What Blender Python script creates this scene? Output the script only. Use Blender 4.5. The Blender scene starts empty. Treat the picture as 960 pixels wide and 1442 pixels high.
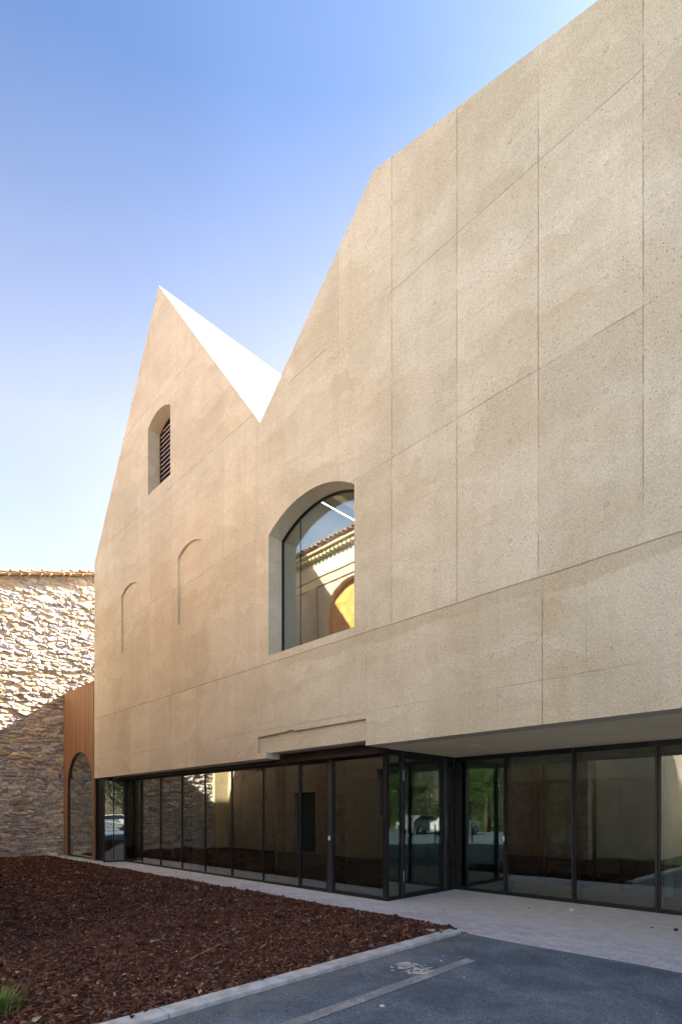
import bpy, bmesh, math, random
import numpy as np
from mathutils import Vector, Matrix
from mathutils.geometry import tessellate_polygon

R = math.radians
rnd = random.Random(7)
rng = np.random.default_rng(11)
C = bpy.context.scene.collection
S = bpy.context.scene

# ------------------------------------------------------------------ camera, sky, sun, exposure
cd = bpy.data.cameras.new('camera')
cam = bpy.data.objects.new('camera', cd); C.objects.link(cam)
cam.location = (0, 0, 1.6)
cam.rotation_euler = (R(90), 0, R(45))
cd.sensor_fit = 'HORIZONTAL'; cd.sensor_width = 24.0
cd.lens = 24.0 * 756.5 / 960.0
cd.shift_y = (1145.0 - 721.0) / 960.0
cd.clip_start = 0.05; cd.clip_end = 2000
S.camera = cam

SUN = Vector((0.28, 1.0, 0.767)).normalized()
elev = math.asin(SUN.z); azim = math.atan2(SUN.x, SUN.y)      # azimuth clockwise from +Y
w = bpy.data.worlds.new('World'); S.world = w; w.use_nodes = True
nt = w.node_tree
bg = nt.nodes['Background']
sky = nt.nodes.new('ShaderNodeTexSky'); sky.sky_type = 'NISHITA'; sky.sun_disc = False
sky.sun_elevation = elev; sky.sun_rotation = azim
sky.air_density = 1.0; sky.dust_density = 2.0; sky.ozone_density = 2.5
tm = nt.nodes.new('ShaderNodeMix'); tm.data_type = 'RGBA'; tm.blend_type = 'MULTIPLY'; tm.inputs[0].default_value = 1
gc = nt.nodes.new('ShaderNodeTexCoord'); gs = nt.nodes.new('ShaderNodeSeparateXYZ'); nt.links.new(gc.outputs['Generated'], gs.inputs[0])
gr = nt.nodes.new('ShaderNodeValToRGB'); nt.links.new(gs.outputs[2], gr.inputs[0])      # paler towards the horizon, deeper blue overhead
gr.color_ramp.elements[0].position = 0.0; gr.color_ramp.elements[0].color = (1.0, .79, .66, 1)
gr.color_ramp.elements[1].position = 0.55; gr.color_ramp.elements[1].color = (1.06, .77, .60, 1)
e_ = gr.color_ramp.elements.new(0.80); e_.color = (.35, .40, .47, 1)
hz = nt.nodes.new('ShaderNodeTexNoise'); hz.inputs['Scale'].default_value = 2.2; hz.inputs['Detail'].default_value = 4; nt.links.new(gc.outputs['Generated'], hz.inputs[0])
hr = nt.nodes.new('ShaderNodeMapRange'); hr.inputs[1].default_value = .35; hr.inputs[2].default_value = .75; hr.inputs[3].default_value = .96; hr.inputs[4].default_value = 1.1; nt.links.new(hz.outputs[0], hr.inputs[0])
hm = nt.nodes.new('ShaderNodeVectorMath'); hm.operation = 'SCALE'; nt.links.new(gr.outputs[0], hm.inputs[0]); nt.links.new(hr.outputs[0], hm.inputs['Scale']); nt.links.new(hm.outputs[0], tm.inputs[7])
nt.links.new(sky.outputs[0], tm.inputs[6]); nt.links.new(tm.outputs[2], bg.inputs[0]); bg.inputs[1].default_value = 0.085
ld = bpy.data.lights.new('sun', 'SUN'); ld.energy = 5.0; ld.angle = R(0.53); ld.color = (1.0, 0.945, 0.86)
sun = bpy.data.objects.new('sun', ld); C.objects.link(sun)
sun.rotation_euler = SUN.to_track_quat('Z', 'Y').to_euler(); sun.location = SUN * 60
S.view_settings.view_transform = 'Standard'; S.view_settings.look = 'None'
S.view_settings.exposure = 2.9; S.view_settings.gamma = 1.0
S.view_settings.use_curve_mapping = False
S.render.engine = 'CYCLES'
S.cycles.max_bounces = 10; S.cycles.diffuse_bounces = 4; S.cycles.glossy_bounces = 5
S.cycles.transparent_max_bounces = 16; S.cycles.use_denoising = True
S.cycles.sample_clamp_indirect = 6

# ------------------------------------------------------------------ node helper
class NT:
    def __init__(s, name, rough=0.8, spec=0.3, metallic=0.0):
        s.m = bpy.data.materials.new(name); s.m.use_nodes = True
        s.t = s.m.node_tree; s.bsdf = s.t.nodes['Principled BSDF']
        s.bsdf.inputs['Roughness'].default_value = rough
        s.bsdf.inputs['Specular IOR Level'].default_value = spec
        s.bsdf.inputs['Metallic'].default_value = metallic
        s.tc = s.t.nodes.new('ShaderNodeTexCoord'); s.co = s.tc.outputs['Object']
    def n(s, ty, **kw):
        x = s.t.nodes.new(ty)
        for k, v in kw.items(): setattr(x, k, v)
        return x
    def put(s, sock, v):
        if isinstance(v, bpy.types.NodeSocket): s.t.links.new(v, sock)
        elif isinstance(v, (tuple, list)):
            sock.default_value = tuple(v) + ((1,) if sock.type == 'RGBA' and len(v) == 3 else ())
        else: sock.default_value = v
    def mth(s, op, a, b=0.0, c=0.0, clamp=False):
        x = s.n('ShaderNodeMath', operation=op, use_clamp=clamp)
        s.put(x.inputs[0], a); s.put(x.inputs[1], b); s.put(x.inputs[2], c)
        return x.outputs[0]
    def mul(s, a, b): return s.mth('MULTIPLY', a, b)
    def add(s, a, b): return s.mth('ADD', a, b)
    def sub(s, a, b): return s.mth('SUBTRACT', a, b)
    def step(s, v, lo, hi, a=0.0, b=1.0):
        x = s.n('ShaderNodeMapRange', interpolation_type='SMOOTHSTEP')
        s.put(x.inputs[0], v); s.put(x.inputs[1], lo); s.put(x.inputs[2], hi); s.put(x.inputs[3], a); s.put(x.inputs[4], b)
        return x.outputs[0]
    def mix(s, f, a, b, mode='MIX'):
        x = s.n('ShaderNodeMix', data_type='RGBA', blend_type=mode)
        s.put(x.inputs[0], f); s.put(x.inputs[6], a); s.put(x.inputs[7], b)
        return x.outputs[2]
    def scale(s, v):
        x = s.n('ShaderNodeMapping'); s.t.links.new(s.co, x.inputs[0]); x.inputs[3].default_value = v
        return x.outputs[0]
    def noise(s, sc, detail=4, rough=0.55, co=None, dist=0.0):
        x = s.n('ShaderNodeTexNoise'); s.t.links.new(co or s.co, x.inputs['Vector'])
        x.inputs['Scale'].default_value = sc; x.inputs['Detail'].default_value = detail
        x.inputs['Roughness'].default_value = rough; x.inputs['Distortion'].default_value = dist
        return x.outputs[0]
    def voro(s, sc, co=None, feature='F1', rand=1.0):
        x = s.n('ShaderNodeTexVoronoi', feature=feature); s.t.links.new(co or s.co, x.inputs['Vector'])
        x.inputs['Scale'].default_value = sc; x.inputs['Randomness'].default_value = rand
        return x
    def gray(s, v):
        x = s.n('ShaderNodeCombineColor')
        for i in range(3): s.put(x.inputs[i], v)
        return x.outputs[0]
    def col(s, v): s.put(s.bsdf.inputs['Base Color'], v)
    def bump(s, h, strength=0.5, dist=0.02):
        x = s.n('ShaderNodeBump'); s.put(x.inputs['Height'], h)
        x.inputs['Strength'].default_value = strength; x.inputs['Distance'].default_value = dist
        s.t.links.new(x.outputs[0], s.bsdf.inputs['Normal'])
    def attr(s, name='tint'):
        x = s.n('ShaderNodeAttribute', attribute_name=name); return x.outputs['Color']

def simple(name, c, rough=0.6, var=0.15, sc=6.0, metallic=0.0, spec=0.4, bump=0.0):
    k = NT(name, rough, spec, metallic)
    f = k.noise(sc, 5, 0.6)
    k.col(k.mix(k.step(f, 0.3, 0.7), tuple(x * (1 - var) for x in c), tuple(min(1, x * (1 + var)) for x in c)))
    if bump: k.bump(k.noise(sc * 6, 3), bump, 0.01)
    return k.m

# ------------------------------------------------------------------ materials
def mat_concrete():
    k = NT('cast_concrete', 0.9, 0.2)
    sp = k.n('ShaderNodeSeparateXYZ'); k.t.links.new(k.co, sp.inputs[0])
    X, Y, Z = sp.outputs
    geo = k.n('ShaderNodeNewGeometry'); sn = k.n('ShaderNodeSeparateXYZ'); k.t.links.new(geo.outputs['True Normal'], sn.inputs[0])
    front = k.mth('LESS_THAN', sn.outputs[1], -0.9)
    wob = k.mul(k.sub(k.noise(0.9, 3), 0.5), 0.035)
    Xw, Zw = k.add(X, wob), k.add(Z, wob)
    per = lambda v, o, p: k.mul(k.mth('ABSOLUTE', k.sub(k.mth('FRACT', k.add(k.mth('DIVIDE', k.sub(v, o), p), 0.5)), 0.5)), p)
    thin = lambda d, a=0.003, b=0.011: k.step(d, a, b, 1.0, 0.0)
    up = k.mth('GREATER_THAN', Z, 4.71); dn = k.sub(1.0, up)
    right = k.step(X, -7.5, -5.8, 0.3, 1.0)
    brk = k.step(k.noise(1.7, 4, 0.7), 0.36, 0.56, 0.12, 1.0)                 # joints fade in and out
    v_up = k.mul(k.mul(thin(per(X, -5.67, 1.25)), up), right)
    v_dn = k.mul(k.mul(thin(per(X, -5.67, 1.25)), dn), k.step(X, -9.2, -6.4, 0.35, 0.0))
    one = lambda x0, s: k.mul(k.mul(thin(k.mth('ABSOLUTE', k.sub(X, x0))), dn), s)
    v_sp = k.add(k.add(one(-3.115, 1.0), one(-3.76, 0.3)), k.add(one(-2.555, 0.35), one(-6.235, 0.6)))
    h_main = k.mul(thin(k.mth('ABSOLUTE', k.sub(Zw, 4.71)), 0.003, 0.014), 1.1)
    h_per = k.mul(thin(per(Zw, 4.71, 2.745)), k.mul(k.mth('GREATER_THAN', Z, 5.2), 0.85))
    h_low = k.mul(thin(k.mth('ABSOLUTE', k.sub(k.add(Zw, 0.0), 3.34))), 0.6)
    lines = k.add(k.add(k.add(v_up, v_dn), v_sp), k.add(h_per, h_low))
    lines = k.mul(k.mth('MINIMUM', k.add(k.mul(lines, brk), h_main), 1.0), front)
    # tie marks: small rings
    dx, dz = per(X, -3.57, 1.25), per(Z, 5.33, 1.3725)
    d2 = k.mth('SQRT', k.add(k.mul(dx, dx), k.mul(dz, dz)))
    ring = k.step(k.mth('ABSOLUTE', k.sub(d2, 0.022)), 0.004, 0.014, 1.0, 0.0)
    halo = k.mul(k.step(d2, 0.03, 0.26, 1.0, 0.0), k.mul(front, up))
    ring = k.mul(k.mul(ring, k.step(X, -7, -5, 0.15, 1)), k.mul(front, up))
    big = k.noise(0.42, 6, 0.6, dist=0.6)
    cloud = k.noise(0.8, 7, 0.62, k.scale((1, 1, 1.5)), 0.35)
    streak = k.noise(1.0, 5, 0.6, k.scale((4.5, 4.5, 0.22)))
    col = k.mix(k.step(big, 0.40, 0.60), (0.54, 0.482, 0.375), (0.615, 0.563, 0.462))
    col = k.mix(k.mul(k.step(cloud, 0.53, 0.57), 0.35), col, (0.65, 0.60, 0.49))
    lift = k.noise(1.0, 5, 0.7, k.scale((0.5, 0.5, 3.0)), 0.5)                  # pour layers
    col = k.mix(k.mul(k.step(lift, 0.53, 0.56), 0.18), col, (0.48, 0.385, 0.26))
    col = k.mix(k.mul(halo, k.mul(k.step(X, -7, -5), k.step(k.noise(1.3, 2), 0.45, 0.65, 0.0, 0.45))), col, (0.67, 0.635, 0.55))
    col = k.mix(1.0, col, k.gray(k.step(streak, 0.25, 0.75, 0.965, 1.035)), 'MULTIPLY')
    wav = k.add(Z, k.mul(k.sub(k.noise(0.5, 6, 0.62), 0.5), 3.4))               # wandering edges between pours
    saw = k.mth('FRACT', k.mth('DIVIDE', wav, 1.15))
    sawm = k.step(k.noise(0.6, 3), 0.42, 0.60, 0.0, 1.0)
    col = k.mix(k.mul(sawm, k.mul(k.mth('POWER', saw, 2.0), 0.22)), col, (0.40, 0.335, 0.225))
    col = k.mix(k.mul(sawm, k.mul(k.mth('POWER', k.sub(1.0, saw), 3.0), 0.24)), col, (0.67, 0.635, 0.54))
    # panel to panel tone
    px = k.mth('FLOOR', k.mth('DIVIDE', k.add(X, 5.67), 1.25)); pz = k.mth('FLOOR', k.mth('DIVIDE', k.sub(Z, 4.71), 2.745))
    cx = k.n('ShaderNodeCombineXYZ'); k.put(cx.inputs[0], px); k.put(cx.inputs[1], pz)
    wn = k.n('ShaderNodeTexWhiteNoise'); k.t.links.new(cx.outputs[0], wn.inputs[0])
    col = k.mix(1.0, col, k.gray(k.step(wn.outputs[0], 0, 1, 0.95, 1.05)), 'MULTIPLY')
    # damp band under the main pour joint, ragged lower edge
    edge = k.add(4.22, k.mul(k.noise(0.9, 5, 0.6, k.scale((1, 1, 0.2))), 0.5))
    band = k.mul(k.mul(dn, k.step(Z, edge, k.add(edge, 0.05))), k.step(X, -8.8, -7.9))
    col = k.mix(k.mul(band, 0.45), col, (0.42, 0.345, 0.235))
    rust = k.mul(k.mul(dn, k.step(k.mth('ABSOLUTE', k.sub(X, -2.98)), 0.05, 0.3, 1, 0)), k.step(k.noise(2.2, 5, 0.7), 0.42, 0.62))
    col = k.mix(k.mul(rust, 0.35), col, (0.48, 0.36, 0.2))
    sp1 = k.noise(62, 3, 0.75); sp2 = k.noise(170, 2, 0.6)
    spk = k.add(k.mul(k.sub(sp1, 0.5), 1.15), k.mul(k.sub(sp2, 0.5), 0.7))
    col = k.mix(1.0, col, k.gray(k.add(1.0, spk)), 'MULTIPLY')
    vo = k.voro(17.0); pit = k.step(vo.outputs['Distance'], 0.09, 0.2, 1, 0)
    sc = k.n('ShaderNodeSeparateColor'); k.t.links.new(vo.outputs['Color'], sc.inputs[0])
    pit = k.mul(pit, k.mul(k.mth('GREATER_THAN', sc.outputs[0], 0.4), k.step(k.noise(1.1, 3), 0.35, 0.6, 0.2, 1)))
    vo2 = k.voro(34.0); sc2 = k.n('ShaderNodeSeparateColor'); k.t.links.new(vo2.outputs['Color'], sc2.inputs[0])
    pit2 = k.mul(k.step(vo2.outputs['Distance'], 0.1, 0.25, 1, 0), k.mth('GREATER_THAN', sc2.outputs[0], 0.62))
    light = k.mul(k.step(vo2.outputs['Distance'], 0.1, 0.28, 1, 0), k.mth('LESS_THAN', sc2.outputs[0], 0.2))
    col = k.mix(k.mul(light, 0.28), col, (0.78, 0.73, 0.64))
    dark = k.mth('MINIMUM', k.add(k.add(k.mul(pit, 0.6), k.mul(pit2, 0.5)), k.add(k.mul(lines, 0.52), k.mul(ring, 0.3))), 0.8)
    col = k.mix(dark, col, (0.13, 0.095, 0.06))
    k.col(col)
    h = k.sub(k.add(k.mul(sp1, 0.5), k.mul(cloud, 0.3)), k.add(k.mul(lines, 0.8), k.add(k.mul(pit, 0.6), k.mul(pit2, 0.3))))
    k.bump(h, 0.55, 0.012)
    return k.m

def mat_stone():
    k = NT('rubble_stone', 0.95, 0.15)
    a = k.attr()
    f = k.noise(9, 6, 0.65); g = k.noise(55, 3, 0.7)
    c = k.mix(1.0, a, k.gray(k.step(f, 0.25, 0.75, 0.72, 1.25)), 'MULTIPLY')
    c = k.mix(1.0, c, k.gray(k.step(g, 0.2, 0.8, 0.75, 1.2)), 'MULTIPLY')
    k.col(c); k.bump(k.add(k.mul(f, 0.7), k.mul(g, 0.4)), 0.45, 0.02)
    return k.m

def mat_corten():
    k = NT('weathered_steel', 0.55, 0.35)
    s1 = k.noise(1.0, 6, 0.65, k.scale((7, 7, 0.18)))
    s2 = k.noise(1.0, 4, 0.6, k.scale((30, 30, 0.6)))
    sp = k.n('ShaderNodeSeparateXYZ'); k.t.links.new(k.co, sp.inputs[0])
    c = k.mix(k.step(s1, 0.36, 0.62), (0.26, 0.13, 0.065), (0.35, 0.21, 0.115))
    c = k.mix(k.mul(k.step(s2, 0.45, 0.65), 0.45), c, (0.15, 0.05, 0.02))
    seam = k.mth('ABSOLUTE', k.sub(k.mth('FRACT', k.mth('DIVIDE', k.add(sp.outputs[0], 21.4), 0.30)), 0.5))
    c = k.mix(k.step(seam, 0.47, 0.495, 0, 0.55), c, (0.07, 0.03, 0.015))
    k.col(c); k.bump(s2, 0.15, 0.005)
    return k.m

def mat_glass(name, tint, base=0.1, gain=1.0):
    m = bpy.data.materials.new(name); m.use_nodes = True; t = m.node_tree
    t.nodes.remove(t.nodes['Principled BSDF'])
    out = t.nodes['Material Output']
    tr = t.nodes.new('ShaderNodeBsdfTransparent'); tr.inputs[0].default_value = tuple(tint) + (1,)
    gl = t.nodes.new('ShaderNodeBsdfGlossy'); gl.inputs['Roughness'].default_value = 0.0; gl.inputs[0].default_value = (0.9, 0.93, 0.9, 1)
    lw = t.nodes.new('ShaderNodeLayerWeight'); lw.inputs[0].default_value = 0.5
    p = t.nodes.new('ShaderNodeMath'); p.operation = 'POWER'; t.links.new(lw.outputs['Facing'], p.inputs[0]); p.inputs[1].default_value = 3
    q = t.nodes.new('ShaderNodeMath'); q.operation = 'MULTIPLY_ADD'; q.use_clamp = True
    t.links.new(p.outputs[0], q.inputs[0]); q.inputs[1].default_value = gain; q.inputs[2].default_value = base
    no = t.nodes.new('ShaderNodeTexNoise'); no.inputs['Scale'].default_value = 0.9; no.inputs['Detail'].default_value = 1
    tc = t.nodes.new('ShaderNodeTexCoord'); t.links.new(tc.outputs['Object'], no.inputs[0])
    b = t.nodes.new('ShaderNodeBump'); b.inputs['Strength'].default_value = 0.05; b.inputs['Distance'].default_value = 0.02
    t.links.new(no.outputs[0], b.inputs['Height']); t.links.new(b.outputs[0], gl.inputs['Normal'])
    mx = t.nodes.new('ShaderNodeMixShader')
    t.links.new(q.outputs[0], mx.inputs[0]); t.links.new(tr.outputs[0], mx.inputs[1]); t.links.new(gl.outputs[0], mx.inputs[2])
    t.links.new(mx.outputs[0], out.inputs[0])
    return m

def mat_paver():
    k = NT('clay_pavers', 0.85, 0.25)
    br = k.n('ShaderNodeTexBrick'); k.t.links.new(k.co, br.inputs['Vector'])
    br.inputs['Color1'].default_value = (0.44, 0.46, 0.50, 1); br.inputs['Color2'].default_value = (0.56, 0.58, 0.62, 1)
    br.inputs['Mortar'].default_value = (0.29, 0.30, 0.33, 1)
    br.inputs['Scale'].default_value = 1.0; br.inputs['Brick Width'].default_value = 0.2; br.inputs['Row Height'].default_value = 0.1
    br.inputs['Mortar Size'].default_value = 0.006; br.inputs['Mortar Smooth'].default_value = 0.5
    d = k.noise(1.1, 6, 0.65); g = k.noise(70, 3, 0.7); e = k.noise(5, 5, 0.7)
    sp = k.n('ShaderNodeSeparateXYZ'); k.t.links.new(k.co, sp.inputs[0])
    dusty = k.mth('MAXIMUM', k.step(d, 0.42, 0.62), k.mul(k.step(sp.outputs[1], 6.7, 7.5), k.step(sp.outputs[0], -9, -6.2)))
    c = k.mix(k.mul(dusty, k.step(sp.outputs[1], 6.2, 7.0, 0.25, 0.8)), br.outputs[0], (0.56, 0.59, 0.635))
    c = k.mix(1.0, c, k.gray(k.step(e, 0.25, 0.75, 0.86, 1.12)), 'MULTIPLY')
    c = k.mix(1.0, c, k.gray(k.step(g, 0.2, 0.8, 0.88, 1.1)), 'MULTIPLY')
    k.col(c)
    k.bump(k.add(k.mul(k.sub(1.0, br.outputs['Fac']), 0.6), k.mul(g, 0.2)), 0.35, 0.006)
    return k.m

def mat_asphalt():
    k = NT('asphalt', 0.9, 0.3)
    d = k.noise(1.4, 7, 0.65, dist=0.4); g = k.voro(120); f = k.noise(240, 2); e = k.noise(6, 6, 0.7)
    c = k.mix(k.step(d, 0.38, 0.66), (0.080, 0.112, 0.152), (0.148, 0.190, 0.240))
    c = k.mix(k.mul(k.step(e, 0.5, 0.75), 0.35), c, (0.14, 0.135, 0.125))
    gg = k.noise(75, 3, 0.7); vs = k.voro(48); vc = k.n('ShaderNodeSeparateColor'); k.t.links.new(vs.outputs['Color'], vc.inputs[0])
    c = k.mix(1.0, c, k.gray(k.step(f, 0.25, 0.75, 0.6, 1.4)), 'MULTIPLY'); c = k.mix(1.0, c, k.gray(k.step(gg, 0.3, 0.7, 0.55, 1.5)), 'MULTIPLY')
    c = k.mix(k.mul(k.mth('GREATER_THAN', vc.outputs[0], 0.93), k.step(vs.outputs['Distance'], 0.15, 0.4, 0.6, 0)), c, (0.38, 0.38, 0.37))
    sp = k.n('ShaderNodeSeparateXYZ'); k.t.links.new(k.co, sp.inputs[0])
    # pale dust swept up along the kerb, and one scuffed pale patch
    dust = k.mul(k.step(sp.outputs[0], -3.86, -3.35, 1, 0), k.step(k.noise(2.6, 5, 0.7), 0.36, 0.6))
    c = k.mix(k.mul(dust, 0.5), c, (0.22, 0.205, 0.18))
    k.col(c); k.bump(k.add(g.outputs['Distance'], k.mul(f, 0.6)), 0.6, 0.006)
    return k.m

def mat_paint():
    k = NT('worn_road_paint', 0.8, 0.3)
    n_ = k.noise(26, 5, 0.75); m_ = k.noise(3.0, 4)
    wear = k.step(k.add(k.mul(n_, 0.6), k.mul(m_, 0.5)), 0.38, 0.58)
    k.col(k.mix(k.mul(wear, 0.8), (0.44, 0.47, 0.48), (0.14, 0.17, 0.20))); k.bump(n_, 0.2, 0.004)
    return k.m

def mat_scuff():
    k = NT('dried_plaster_smear', 0.9, 0.2)
    k.col(k.mix(k.noise(30, 4), (0.42, 0.43, 0.43), (0.68, 0.69, 0.68))); return k.m

def mat_mulch():
    k = NT('bark_mulch_soil', 0.95, 0.1)
    v = k.voro(28, k.scale((1, 1.6, 1))); sc = k.n('ShaderNodeSeparateColor'); k.t.links.new(v.outputs['Color'], sc.inputs[0])
    k.col(k.mix(sc.outputs[0], (0.016, 0.007, 0.005), (0.065, 0.028, 0.018))); k.bump(k.add(v.outputs['Distance'], k.noise(40, 4)), 0.9, 0.03)
    return k.m

def mat_tinted(name, rough=0.9, lo=0.8, hi=1.2, sc=60):
    k = NT(name, rough, 0.2)
    k.col(k.mix(1.0, k.attr(), k.gray(k.step(k.noise(sc, 3), 0.25, 0.75, lo, hi)), 'MULTIPLY')); k.bump(k.noise(sc, 3), 0.4, 0.005)
    return k.m

def mat_brick(name, a, b, mortar, plane='XZ'):
    k = NT(name, 0.9, 0.15)
    sp = k.n('ShaderNodeSeparateXYZ'); k.t.links.new(k.co, sp.inputs[0]); cb = k.n('ShaderNodeCombineXYZ')
    k.t.links.new(sp.outputs[0], cb.inputs[0]); k.t.links.new(sp.outputs[2], cb.inputs[1])
    br = k.n('ShaderNodeTexBrick'); k.t.links.new(cb.outputs[0], br.inputs['Vector'])
    for nm, c in (('Color1', a), ('Color2', b), ('Mortar', mortar)): br.inputs[nm].default_value = tuple(c) + (1,)
    br.inputs['Scale'].default_value = 1; br.inputs['Brick Width'].default_value = 0.26; br.inputs['Row Height'].default_value = 0.07
    br.inputs['Mortar Size'].default_value = 0.01
    c = k.mix(1.0, br.outputs[0], k.gray(k.step(k.noise(3, 6, 0.7), 0.25, 0.75, 0.65, 1.3)), 'MULTIPLY')
    k.col(c); k.bump(k.add(k.sub(1.0, br.outputs['Fac']), k.mul(k.noise(30, 4), 0.6)), 0.5, 0.02)
    return k.m

M = dict(
    concrete=mat_concrete(), stone=mat_stone(), corten=mat_corten(),
    glass=mat_glass('tinted_window_glass', (0.62, 0.69, 0.65), 0.17, 1.3),
    clear=mat_glass('clear_window_glass', (0.82, 0.88, 0.87), 0.25, 0.8),
    metal=simple('dark_metal', (0.013, 0.013, 0.015), 0.4, 0.2, 3, 0.0, 0.35),
    post=simple('grey_blue_metal', (0.045, 0.048, 0.058), 0.4, 0.12, 3, 0.3, 0.5),
    bronze=simple('bronze_metal', (0.04, 0.025, 0.018), 0.5, 0.2, 3, 0.3, 0.5),
    steel=simple('brushed_steel', (0.55, 0.55, 0.55), 0.35, 0.1, 8, 0.9, 0.5),
    paver=mat_paver(), asphalt=mat_asphalt(), paint=mat_paint(), scuff=mat_scuff(), mulch=mat_mulch(),
    chips=mat_tinted('bark_chips', 0.9, 0.6, 1.35, 45), leaves=mat_tinted('leaves', 0.7, 0.7, 1.3, 20),
    kerb=simple('kerb_concrete', (0.45, 0.475, 0.50), 0.9, 0.22, 7, bump=0.5),
    ground=simple('lawn_ground', (0.075, 0.115, 0.035), 0.95, 0.4, 0.8, bump=0.4),
    path=simple('path_gravel', (0.42, 0.38, 0.32), 0.95, 0.15, 2, bump=0.3),
    inwall=simple('interior_plaster', (0.46, 0.49, 0.48), 0.9, 0.06, 1.0),
    infloor=simple('interior_screed', (0.24, 0.235, 0.22), 0.5, 0.15, 1.5),
    brick=mat_brick('old_brick', (0.36, 0.17, 0.10), (0.42, 0.25, 0.15), (0.42, 0.37, 0.29)),
    brickdark=mat_brick('weathered_brown_brick', (0.36, 0.27, 0.18), (0.47, 0.37, 0.26), (0.48, 0.42, 0.33)),
    render=simple('lime_render', (0.60, 0.54, 0.43), 0.95, 0.14, 0.9, bump=0.4),
    ochre=simple('ochre_render', (0.52, 0.40, 0.22), 0.95, 0.15, 1.2, bump=0.3),
    tile=simple('terracotta_tiles', (0.42, 0.24, 0.15), 0.9, 0.35, 4.0, bump=0.4),
    tilepale=simple('pale_tile_bed', (0.52, 0.38, 0.28), 0.95, 0.25, 3.0, bump=0.3),
    soffit=simple('lightened_soffit_concrete', (0.76, 0.64, 0.43), 0.9, 0.08, 0.8, bump=0.2),  # the concrete, warmed and lightened in colour in place of bounce light
    upwall=simple('white_upper_plaster', (0.80, 0.82, 0.80), 0.9, 0.03, 1.0),
    limestone=simple('limestone', (0.44, 0.38, 0.28), 0.95, 0.2, 1.5, bump=0.3),
    wood=simple('orange_timber', (0.55, 0.24, 0.06), 0.6, 0.25, 5.0),
    bark=simple('tree_bark', (0.11, 0.08, 0.055), 0.95, 0.3, 8, bump=0.6),
    white=simple('white_car_paint', (0.75, 0.76, 0.77), 0.2, 0.02, 2, 0.0, 0.6),
    grey=simple('grey_car_paint', (0.30, 0.32, 0.35), 0.2, 0.02, 2, 0.3, 0.6),
    carglass=simple('car_glass', (0.02, 0.025, 0.03), 0.06, 0.1, 2, 0.0, 0.8),
    rubber=simple('tyre_rubber', (0.02, 0.02, 0.02), 0.8, 0.1, 6),
    paper=simple('white_paper', (0.72, 0.70, 0.66), 0.9, 0.12, 20, bump=0.4),
    litter=simple('dark_litter', (0.03, 0.035, 0.035), 0.8, 0.2, 20),
    pebble=simple('pale_pebble', (0.55, 0.54, 0.52), 0.9, 0.2, 10),
    straw=simple('dry_straw', (0.42, 0.28, 0.14), 0.8, 0.2, 10),
    plastic=simple('white_plastic', (0.65, 0.65, 0.64), 0.4, 0.05, 4),
)
def mat_emit(name, c, s):
    k = NT(name); k.put(k.bsdf.inputs['Emission Color'], c); k.bsdf.inputs['Emission Strength'].default_value = s; k.col((0.8, 0.8, 0.8)); return k.m
M['lamp'] = mat_emit('lit_tube', (1.0, 0.95, 0.86), 2.5)
M['diffuser'] = simple('lamp_diffuser', (0.85, 0.78, 0.60), 0.4, 0.05, 3)

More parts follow.
